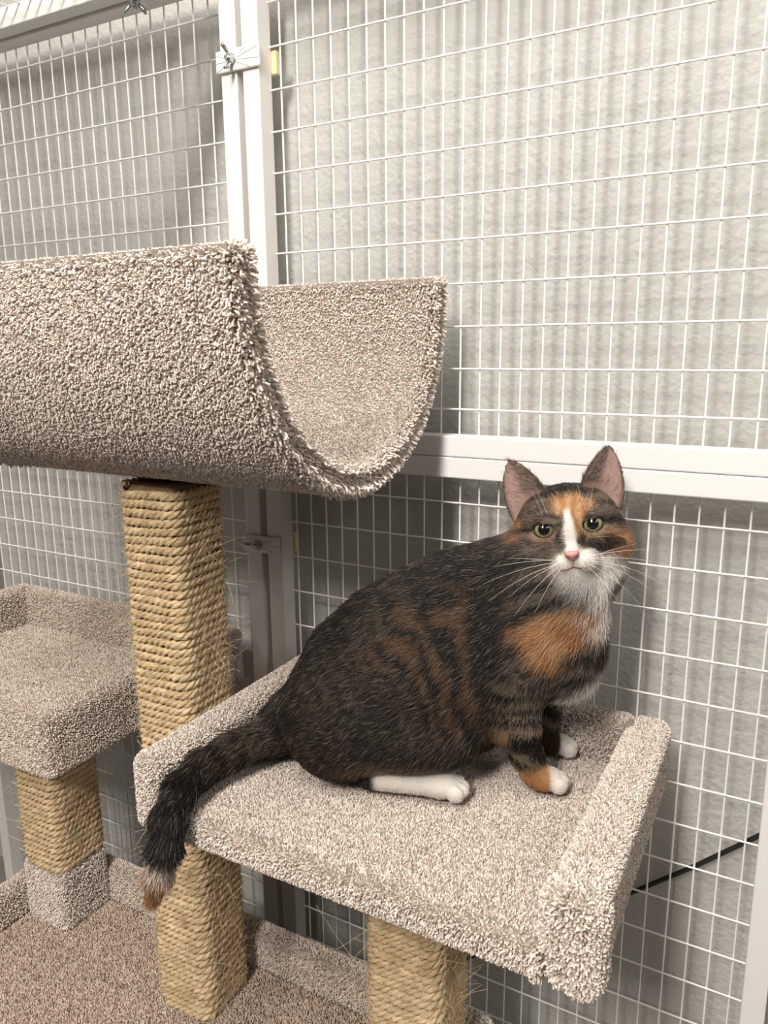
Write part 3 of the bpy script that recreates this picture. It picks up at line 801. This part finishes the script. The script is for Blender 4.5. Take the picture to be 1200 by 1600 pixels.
def coat(P, W):
    q = P - BQ; s = q @ BF; l = q @ BN; z = P[:, 2]
    n1 = vnoise(P, 28.0) - .5; n2 = vnoise(P + 5, 75.0) - .5; n3 = vnoise(P + 9, 190.0) - .5; rag = .55 * n2 + .35 * n3
    # torso tabby
    st = np.sin(2 * math.pi * ((s + np.interp(s, [-.26, -.08], [1.15, .22]) * (z + .7)) / .0215 + 1.5 * n1 + .45 * n2))
    w = sstep(-.25, .45, st + .8 * n2 + .6 * n3)
    warm = np.clip(patch(s, z, 0, -.095, -.665, .045, .085, rag, .5) + .55 * patch(s, z, 0, -.16, -.665, .05, .04, rag, .6) + .3 * sstep(.1, .35, n1 + .4 * n2), 0, 1)
    light = mixc(np.tile(np.array(BROWN), (len(P), 1)), (.100, .057, .029), warm)
    body = mixc(np.tile(np.array(BLACK), (len(P), 1)), light, w * np.clip(.34 + .62 * warm + .4 * (n1 + .3), 0, 1))
    body = mixc(body, BLACK, .75 * patch(s + .15 * (z + .68), z, 0, -.066, -.68, .014, .080, rag, .35) / .75 * .95)          # dark band behind the shoulder
    top = np.interp(s, SEC[:, 0], SEC[:, 1]); body = mixc(body, BLACK, .6 * (1 - sstep(.012, .05, top - z + .03 * n1)))
    # shoulder and neck: greyer
    sh = sstep(-.060, -.035, s + .02 * n1) * sstep(-.80, -.72, z)
    st2 = sstep(-.3, .5, np.sin(2 * math.pi * ((z - .5 * s) / .021 + 1.6 * n1)) + .8 * n2)
    body = mixc(body, np.array(BLACK) * 1.2, sh * (1 - st2) * .8); body = mixc(body, GREY, sh * st2 * .62)
    body = mixc(body, TAN, sh * patch(s, z, 0, -.058, -.756, .008, .009, rag, .4) * .9)
    body = mixc(body, mixc(np.tile(np.array(ORANGE), (len(P), 1)), LORANGE, .7 * sstep(-.1, .3, n2 + .3 * n3)), np.clip(patch(s, z - .12 * s, 0, .006, -.639, .045, .020, rag * .8, .3) + patch(s, z, 0, -.012, -.658, .022, .022, rag * .8, .3), 0, 1))
    body = mixc(body, WHITE, np.clip(patch(s, z, 0, .040, -.612, .032, .038, rag * .6, .3) + patch(s - .7 * (z + .72), z, 0, .022, -.722, .017, .030, rag * .6, .35), 0, 1) * sstep(-.062, -.03, l + .02 * n2))
    body = mixc(body, BLACK, patch(s + .18 * (z + .68), z, 0, -.062, -.685, .012, .085, rag * .7, .35) * .96)
    # thigh: dark, brown fringe above the foot
    th = mixc(body, (.13, .075, .038), .75 * patch(s, z, 0, -.150, -.795, .06, .012, rag, .5))
    # forelegs: grey tabby with dark bars, orange wrists
    bar = sstep(-.25, .45, np.sin(2 * math.pi * ((z + .45 * s) / .0200 + 2.2 * n1)) + .7 * n2)
    leg = mixc(np.tile(np.array(BLACK) * 1.2, (len(P), 1)), (.215, .160, .112), bar * .9)
    near = (l < 0).astype(float)
    leg = mixc(leg, TAN, patch(s, z, 0, -.058, -.756, .010, .010, rag, .4) * near)
    og = sstep(.001, -.003, z + .794 + .010 * n2)
    leg = mixc(leg, mixc(np.tile(np.array(ORANGE), (len(P), 1)), LORANGE, sstep(-.1, .3, n2)), og * near)
    leg = mixc(leg, (.045, .026, .016), og * (1 - near))
    # feet
    front = sstep(-.06, -.05, s)
    tw = np.where(l < 0, (P - np.array([.4235, -.160, 0])) @ yaw(36)[0], (P - np.array([.413, -.085, 0])) @ yaw(36)[0])
    toe = sstep(-.002, .0015, tw + .004 * n2 + .20 * (-.812 - z))
    pawc = mixc(leg, WHITE, toe)
    hind = np.tile(np.array(WHITE) * np.array([1, 1, .99]), (len(P), 1))
    hind = mixc(hind, BLACK, 1 - sstep(-.190, -.180, s + .006 * n2))
    pawc = mixc(hind, np.zeros(3), np.zeros(len(P))) * (1 - front)[:, None] + pawc * front[:, None]
    # tail
    tv = tail_t(P); ring = sstep(-.2, .5, np.sin(2 * math.pi * (tv / .027 + .5 * n1)) + .6 * n2)
    tl = mixc(np.tile(np.array(BLACK), (len(P), 1)), (.105, .072, .048), ring * (1 - sstep(.10, .19, tv)) * .8)
    tl = mixc(tl, BLACK, sstep(.170, .19, tv)); e = TSEG[-1]
    tl = mixc(tl, (.58, .50, .44), sstep(e - .050, e - .043, tv + .012 * n2)); tl = mixc(tl, (.36, .175, .085), sstep(e - .034, e - .020, tv + .008 * n2))
    # head
    h = (P - HEAD) @ HR.T / HS; x, y, zz = h[:, 0], h[:, 1], h[:, 2]
    g1 = vnoise(h, 1.1) - .5; g2 = vnoise(h + 7, 2.6) - .5
    stp = sstep(-.3, .5, np.sin(2 * math.pi * ((y + .30 * np.abs(x)) / 1.35 + 1.0 * g1)) + .9 * g2)
    hd = mixc(np.tile(np.array(BLACK) * 2.4, (len(P), 1)), np.array(GREY) * .9, .25 + .75 * stp)
    hd = mixc(hd, BLACK, sstep(3.75, 4.4, y + .5 * g2) * sstep(4.4, 3.2, np.abs(x)))
    hd = mixc(hd, np.array(BLACK) * 1.5, .8 * sstep(-3.5, -5.5, zz))
    rg = .5 * g2 + .3 * g1
    fo = np.clip(patch(x, y, 0, .55, 2.80, 1.85, 1.10, rg, .25) + patch(x, y, 0, .95, 1.2, .62, 1.6, rg, .3), 0, 1)
    forange = mixc(np.tile(np.array(ORANGE), (len(P), 1)), LORANGE, sstep(-.2, .25, np.sin(2 * math.pi * (x / .95 + .5 * g1)) * .5 + g2))
    hd = mixc(hd, forange, fo)
    hd = mixc(hd, BLACK, sstep(3.7, 4.25, y + .5 * g2) * sstep(4.4, 3.2, np.abs(x)))
    hd = mixc(hd, forange, patch(x, y, 0, 4.75, -1.5, 1.75, 1.75, rg, .25)); hd = mixc(hd, np.array(ORANGE) * .8, patch(x, y, 0, -5.1, 1.3, .95, 1.3, rg, .3) * .9)
    hd = mixc(hd, np.array(BLACK) * 1.6, .9 * patch(x, y, 0, 2.9, -.95, 1.55, .75, rg, .3)); hd = mixc(hd, BLACK, .9 * patch(x, y, 0, -1.15, -.15, .42, .85, rg, .3)); hd = mixc(hd, BLACK, .9 * patch(x, y, 0, 1.25, -.1, .28, .6, rg, .3))
    for s_ in (-1, 1):
        hd = mixc(hd, np.array(BLACK) * 1.5, .9 * patch(y - .12 * np.abs(x), np.abs(x), 0, .55, 4.3, .22, 1.0, rg, .3) * (x * s_ > 0))
        r_ = np.hypot((x - 2.33 * s_) / 1.32, (y - .75) / 1.12)
        hd = mixc(hd, TAN, .75 * sstep(1.12, .92, r_ + .3 * g2) * sstep(1.0, .4, y))
    edge = .22 + .30 * np.clip((2.5 - y) / 2.5, 0, 1)
    bl = sstep(edge + .22, edge - .12, np.abs(x - .08) + .25 * g2) * sstep(2.9, 2.0, y)
    mz = np.clip(patch(x, y, 0, .35, -2.5, 2.15, 1.35, rg * .6, .15) + patch(x, y, 0, .9, -4.0, 2.7, 1.7, rg * .6, .2) + patch(x, y, 0, 3.1, -3.3, 1.9, 1.2, rg * .6, .25), 0, 1)
    hd = mixc(hd, WHITE, np.clip(bl + mz, 0, 1) * sstep(-3.6, -2.4, zz))
    # ears: dark backs, pink skin inside
    er = np.tile(np.array([.085, .062, .046]), (len(P), 1))
    for s_ in (-1, 1):
        base, EM, EH = EAR[s_]
        qe = (h - base) @ EM.T; v = np.clip(qe[:, 1] / EH, 0, 1); we = ear_w(v)
        zs = -1.25 * (1 - (qe[:, 0] / we) ** 2) * (1 - .75 * v)
        inn = sstep(-.05, .12, qe[:, 2] - zs) * sstep(1.0, .75, np.abs(qe[:, 0]) / we + .3 * sstep(.8, 1, v)) * (x * s_ > 0)
        er = mixc(er, (.46, .30, .26), inn)
    out = body * W[:, :1] + th * W[:, 1:2] + leg * W[:, 2:3] + pawc * W[:, 3:4] + tl * W[:, 4:5] + hd * (W[:, 5:6] + W[:, 6:7]) + er * W[:, 7:8]
    return np.clip(out, .004, .9)

M_SKIN, nt_, b_ = new_mat('cat_coat')
a_ = nt_.nodes.new('ShaderNodeAttribute'); a_.attribute_name = 'tint'
nt_.links.new(a_.outputs['Color'], b_.inputs['Base Color']); b_.inputs['Roughness'].default_value = 0.85; b_.inputs['Specular IOR Level'].default_value = 0.15
M_FUR = strand_mat('cat_fur', 0.55, 0.35)
M_NOSE = noisy('nose_leather', (.56, .22, .22), (.66, .30, .29), 300.0, 0.45, 0.3, 900.0)
M_NOSTRIL = plain('nostril', (.10, .03, .03), 0.6)
M_MOUTH = plain('mouth_line', (.33, .20, .18), 0.8)
M_WHISK = plain('whisker', (.85, .82, .76), 0.4)
M_LID = plain('eye_rim', (.012, .009, .008), 0.4)

cat = fast_mesh('cat', BV, BQ4, M_SKIN)
tag(cat, 'calico tabby cat sitting on the carpeted platform, looking round', 'cat')
WR_ = regions(BV)
ca = cat.data.attributes.new('tint', 'FLOAT_COLOR', 'POINT')
ca.data.foreach_set('color', np.concatenate([coat(BV, WR_) * .8, np.ones((len(BV), 1))], 1).astype(np.float32).ravel())

# ---- fur
tri = np.concatenate([BQ4[:, [0, 1, 2]], BQ4[:, [0, 2, 3]]])
A_, B_, C_ = BV[tri[:, 0]], BV[tri[:, 1]], BV[tri[:, 2]]
cr = np.cross(B_ - A_, C_ - A_); ar = np.linalg.norm(cr, axis=1) / 2; fn = cr / (2 * ar[:, None] + 1e-12)
vn = np.zeros_like(BV)
for k in range(3): np.add.at(vn, tri[:, k], cr)
vn /= np.linalg.norm(vn, axis=1)[:, None] + 1e-12
DENS = np.array([90e4, 90e4, 95e4, 120e4, 80e4, 150e4, 190e4, 110e4])      # hairs per square metre, by region
LEN = np.array([.0125, .0115, .0080, .0036, .0165, .0078, .0042, .0040])
RAD = np.array([.00018, .00018, .00017, .00014, .00022, .00016, .00012, .00012])
LIFT = np.array([.42, .40, .30, .32, .36, .30, .34, .40])
wt = WR_[tri].mean(1)
dens = wt @ DENS
# the underside that rests on the carpet needs no coat
ex_n = ar * dens
num_ = rng.poisson(ex_n)
ti = np.repeat(np.arange(len(tri)), num_); n = len(ti)
r1 = np.sqrt(rng.random(n)); r2 = rng.random(n)
bc = np.stack([1 - r1, r1 * (1 - r2), r1 * r2], 1)
P0 = (BV[tri[ti]] * bc[:, :, None]).sum(1); N0 = (vn[tri[ti]] * bc[:, :, None]).sum(1); N0 /= np.linalg.norm(N0, axis=1)[:, None]
W0 = (WR_[tri[ti]] * bc[:, :, None]).sum(1)
h = (P0 - HEAD) @ HR.T / HS
keep = np.ones(n, bool)
eyed = np.full(n, 9.0)
for s_ in (-1, 1):
    a = math.radians(7) * s_
    ux = (h[:, 0] - 2.33 * s_) * math.cos(a) + (h[:, 1] - .92) * math.sin(a); uy = -(h[:, 0] - 2.33 * s_) * math.sin(a) + (h[:, 1] - .92) * math.cos(a)
    rr = np.where(h[:, 2] > -1.0, np.hypot(ux / .94, np.where(uy > 0, uy / .52, uy / .72)), 9.0)
    eyed = np.minimum(eyed, rr)
    base, EM, EH = EAR[s_]
    qe = (h - base) @ EM.T; v = np.clip(qe[:, 1] / EH, 0, 1); we = ear_w(v)
    zs = -1.25 * (1 - (qe[:, 0] / we) ** 2) * (1 - .75 * v)
    inn = (qe[:, 2] > zs) & (W0[:, 7] > .6) & (h[:, 0] * s_ > 0)
    keep &= ~(inn & (rng.random(n) < np.where(qe[:, 0] * s_ > -.1, .90, .35)))
keep &= eyed > 1.13
nose_d = np.hypot(h[:, 0] / .8, (h[:, 1] + 1.78) / .52); keep &= ~((nose_d < 1.0) & (h[:, 2] > 2.5))
keep &= (P0[:, 2] > -.8275) | (P0[:, 1] < -.368)
P0, N0, W0, h, eyed = P0[keep], N0[keep], W0[keep], h[keep], eyed[keep]; n = len(P0)
# how the coat lies
q = P0 - BQ; s = q @ BF
fl_body = np.tile(-BF * 1.0 + np.array([0, 0, -.55]), (n, 1)) + np.array([0, 0, -.5]) * sstep(-.05, .02, s)[:, None]
fl_leg = np.tile(np.array([0, 0, -1.0]), (n, 1))
fl_paw = np.tile(BF + np.array([0, 0, -.2]), (n, 1))
tv = tail_t(P0); td = np.gradient(TAIL, axis=0); td /= np.linalg.norm(td, axis=1)[:, None]
fl_tail = np.stack([np.interp(tv, TSEG, td[:, k]) for k in range(3)], 1)
hf = h - np.array([0, -1.4, 3.4]); hf[:, 2] *= .5; hf[:, 1] += .25
fl_head = hf @ HR; fl_head /= np.linalg.norm(fl_head, axis=1)[:, None]
fl_head += np.array([0, 0, -.35])
fl_ear = np.tile(HY, (n, 1)) + .5 * HX * np.sign(h[:, :1])
FL = fl_body * (W0[:, :1] + W0[:, 1:2]) + fl_leg * W0[:, 2:3] + fl_paw * W0[:, 3:4] + fl_tail * W0[:, 4:5] + fl_head * (W0[:, 5:6] + W0[:, 6:7]) + fl_ear * W0[:, 7:8]
swirl = np.stack([vnoise(P0 + 2, 45.0), vnoise(P0 + 13, 45.0), vnoise(P0 + 23, 45.0)], 1) - .5
FL = FL / (np.linalg.norm(FL, axis=1)[:, None] + 1e-9) + .9 * swirl + .18 * rng.standard_normal((n, 3))
FL -= N0 * (FL * N0).sum(1)[:, None]; FL /= np.linalg.norm(FL, axis=1)[:, None] + 1e-9
L = (W0 @ LEN) * rng.uniform(.6, 1.15, n)
L *= 1 + 1.2 * ((W0[:, 7] > .6) & (N0 @ HZ > .3))
L *= 1 + .35 * sstep(-.03, .03, s) * W0[:, 0]                                # ruff on the chest
L *= 1 + .7 * sstep(3.2, 5.2, np.abs(h[:, 0])) * (W0[:, 5]) * sstep(3, 1, h[:, 1])  # cheeks
L *= 1 - .35 * (W0[:, 0] + W0[:, 1]) * sstep(-.785, -.805, P0[:, 2])
L *= np.clip(.35 + .65 * (eyed - 1.1) / 1.0, .35, 1)
lift = (W0 @ LIFT) * rng.uniform(.6, 1.4, n) * (1 + .15 * W0[:, 4] * sstep(.12, .18, tv))
u = np.linspace(0, 1, 5)[None, :, None]
dirr = FL * np.cos(lift)[:, None] + N0 * np.sin(lift)[:, None]
P = (P0 - N0 * .0006)[:, None] + L[:, None, None] * (dirr[:, None] * u + (-N0 * .22 + np.array([0, 0, -.10]) + .10 * rng.standard_normal((n, 3)))[:, None] * u ** 2)
P[:, :, 2] = np.where(P[:, :, 1] > -.372, np.maximum(P[:, :, 2], -.8262), P[:, :, 2])
tint = coat(P0 + (W0 @ np.array([.0016, .0016, .0012, .0005, .0050, .0009, .0004, .0005]))[:, None] * rng.standard_normal((n, 3)), W0)
earin = (W0[:, 7] > .6) & (tint[:, 0] > .2)
tint[earin] = np.array([.30, .235, .19]) * rng.uniform(.6, 1.3, (earin.sum(), 1))
L_ear = earin
lum = rng.random(n)
vr = (W0[:, 5] + W0[:, 2])[:, None]
tint = tint * (rng.uniform(.72, 1.22, (n, 1)) * (1 - vr) + vr * rng.uniform(.45, 1.5, (n, 1)))
dark = tint.mean(1) < .09
tk = dark & (lum < .10) & (W0[:, 7] < .5)
tint[tk] = tint[tk] * .4 + np.array([.17, .14, .115]) * rng.uniform(.5, 1.2, (tk.sum(), 1))
rad = (W0 @ RAD)[:, None] * np.array([[1.0, 1.0, .92, .7, .25]])
o = curves('fur', P, rad, np.clip(tint, .003, .9), M_FUR, cat); o['kind'] = 'stuff'

# ---- eyes, nose, mouth, whiskers
def eye_mat():
    m, nt, b = new_mat('cat_eye')
    tc = nt.nodes.new('ShaderNodeTexCoord'); sep = nt.nodes.new('ShaderNodeSeparateXYZ'); cmb = nt.nodes.new('ShaderNodeCombineXYZ')
    ln = nt.nodes.new('ShaderNodeVectorMath'); ln.operation = 'LENGTH'
    nt.links.new(tc.outputs['Object'], sep.inputs[0]); nt.links.new(sep.outputs[0], cmb.inputs[0]); nt.links.new(sep.outputs[1], cmb.inputs[1]); nt.links.new(cmb.outputs[0], ln.inputs[0])
    no = nt.nodes.new('ShaderNodeTexNoise'); no.inputs['Scale'].default_value = 5.0; nt.links.new(cmb.outputs[0], no.inputs['Vector'])
    mad = nt.nodes.new('ShaderNodeMath'); mad.operation = 'MULTIPLY_ADD'; mad.inputs[1].default_value = 0.05
    nt.links.new(no.outputs['Fac'], mad.inputs[0]); nt.links.new(ln.outputs['Value'], mad.inputs[2])
    r = nt.nodes.new('ShaderNodeValToRGB'); el = r.color_ramp.elements
    el[0].position = 0.0; el[0].color = (.002, .002, .002, 1); el[1].position = 0.52; el[1].color = (.003, .003, .002, 1)
    for p_, c_ in ((.545, (.13, .12, .045)), (.64, (.26, .275, .12)), (.80, (.20, .225, .09)), (.88, (.03, .025, .012)), (.95, (.01, .008, .006))):
        k = el.new(p_); k.color = (*c_, 1)
    nt.links.new(mad.outputs[0], r.inputs['Fac']); nt.links.new(r.outputs['Color'], b.inputs['Base Color'])
    b.inputs['Roughness'].default_value = 0.12; b.inputs['Coat Weight'].default_value = 1.0; b.inputs['Coat Roughness'].default_value = 0.02
    return m
M_EYE = eye_mat()
bm = bmesh.new(); bmesh.ops.create_uvsphere(bm, u_segments=40, v_segments=24, radius=1.0)
em = bpy.data.meshes.new('eye'); bm.to_mesh(em); bm.free(); em.polygons.foreach_set('use_smooth', np.ones(len(em.polygons), bool)); em.materials.append(M_EYE)
for s_ in (-1, 1):
    o = link('eye', em, cat); c = EYES[s_]
    d = np.array(CAM) - c; d /= np.linalg.norm(d); x_ = np.array(HX) - d * (HX @ d); x_ /= np.linalg.norm(x_); y_ = np.cross(d, x_)
    r_ = HS * 1.06
    o.matrix_basis = Matrix(((x_[0] * r_, y_[0] * r_, d[0] * r_, c[0]), (x_[1] * r_, y_[1] * r_, d[1] * r_, c[1]), (x_[2] * r_, y_[2] * r_, d[2] * r_, c[2]), (0, 0, 0, 1)))
    o['label'] = 'green eye with dark round pupil'

bvh = BVHTree.FromPolygons([tuple(v) for v in BV], [tuple(int(i) for i in t) for t in tri[(BV[tri[:, 0], 2] > -.66)]])
def on_face(x, y, out=0.0):
    o_ = hw(x, y, 8.0)
    hit = bvh.ray_cast(Vector(o_), Vector(-HZ))
    return np.array(hit[0]) + HZ * out if hit[0] is not None else hw(x, y, 2.5)
# eyelid rims
for s_ in (-1, 1):
    a = math.radians(7) * s_; pts = []
    for k in range(41):
        th_ = 2 * math.pi * k / 40
        ux, uy = .985 * math.cos(th_), min(.765 * math.sin(th_), .50 - .06 * math.cos(th_) ** 2)
        pts.append(on_face(2.33 * s_ + ux * math.cos(a) - uy * math.sin(a), .92 + ux * math.sin(a) + uy * math.cos(a), .0004))
    pts = np.array(pts[:-1]); pts = (np.roll(pts, 1, 0) + pts * 2 + np.roll(pts, -1, 0)) / 4; pts = np.concatenate([pts, pts[:2]])
    tube('eyelid', pts, .00085, M_LID, cat, 6, False)
# nose leather
nv, nf = [], []
rows = 9; cols = 17
tipz = ((on_face(0, -1.75) - HEAD) @ HZ) / HS
for i in range(rows):
    v = i / (rows - 1); y = -1.38 - .88 * v
    hwid = (.74 * (1 - v ** 1.7) + .10) * (1 - .25 * (1 - v) ** 3)
    for j in range(cols):
        uu = -1 + 2 * j / (cols - 1)
        dome = .34 * math.sqrt(max(0, 1 - uu * uu)) * math.sin(math.pi * min(1, .18 + .80 * v)) - .10 * uu * uu
        nv.append(hw(uu * hwid, y, tipz - .02 + dome + .10 * (1 - abs(2 * v - .8))))
for i in range(rows - 1):
    for j in range(cols - 1):
        k = i * cols + j; nf.append((k, k + cols, k + cols + 1, k + 1))
nose = mesh('nose', nv, nf, M_NOSE, cat, True); nose['label'] = 'small pink nose'
md = nose.modifiers.new('thick', 'SOLIDIFY'); md.thickness = .0022; md.offset = -1
nbv = BVHTree.FromPolygons([tuple(v) for v in nv], nf)
def on_nose(x, y):
    hit = nbv.ray_cast(Vector(hw(x, y, 9)), Vector(-HZ)); return np.array(hit[0]) if hit[0] is not None else on_face(x, y)
for s_ in (-1, 1):
    pts = [on_nose(.22 * s_, -1.95), on_nose(.34 * s_, -1.93), on_nose(.46 * s_, -1.84), on_nose(.54 * s_, -1.76)]
    tube('nostril', np.array(pts), [.0006, .0008, .0007, .0004], M_NOSTRIL, nose, 6)
# mouth line
pts = [on_face(0, y, .0016) for y in (-2.25, -2.45, -2.62, -2.80)]
tube('mouth', np.array(pts), .0006, M_MOUTH, cat, 6)
for s_ in (-1, 1):
    pts = [on_face(x * s_, y, .0016) for x, y in ((0, -2.80), (.3, -2.92), (.6, -3.00), (.9, -3.04), (1.25, -3.04))]
    tube('mouth', np.array(pts), [.0007, .0007, .0007, .0006, .0003], M_MOUTH, cat, 6)
# whiskers and brow hairs
def whisker(p, d, L, sag):
    d = np.array(d) / np.linalg.norm(d); dw = d @ HR
    u = np.linspace(0, 1, 12)[:, None]
    pts = p + L * (dw * u + np.array([0, 0, -sag]) * u ** 2)
    tube('whisker', pts, 0.00017 * (1 - .75 * u[:, 0]), M_WHISK, cat, 5, False)
for s_ in (-1, 1):
    for k, (x, y, dx, dy, dz, L_, sg) in enumerate([(1.5, -2.05, 1, .10, .15, .058, .10), (1.7, -2.3, 1, -.02, .10, .068, .18), (1.5, -2.5, 1, -.15, .18, .066, .28), (1.75, -2.65, 1, -.30, .10, .060, .34), (1.4, -2.8, 1, -.55, .25, .050, .36), (1.65, -2.15, 1, .25, -.05, .045, .08), (1.2, -2.95, .8, -.8, .3, .040, .3)]):
        whisker(on_face(x * s_, y), (dx * s_, dy, dz), L_, sg)
    whisker(on_face(1.75 * s_, 2.3), (-.15 * s_ if s_ > 0 else -.25, 1, .35), .036, .05); whisker(on_face(2.2 * s_, 2.35), (.25 * s_, 1, .5), .030, .08)
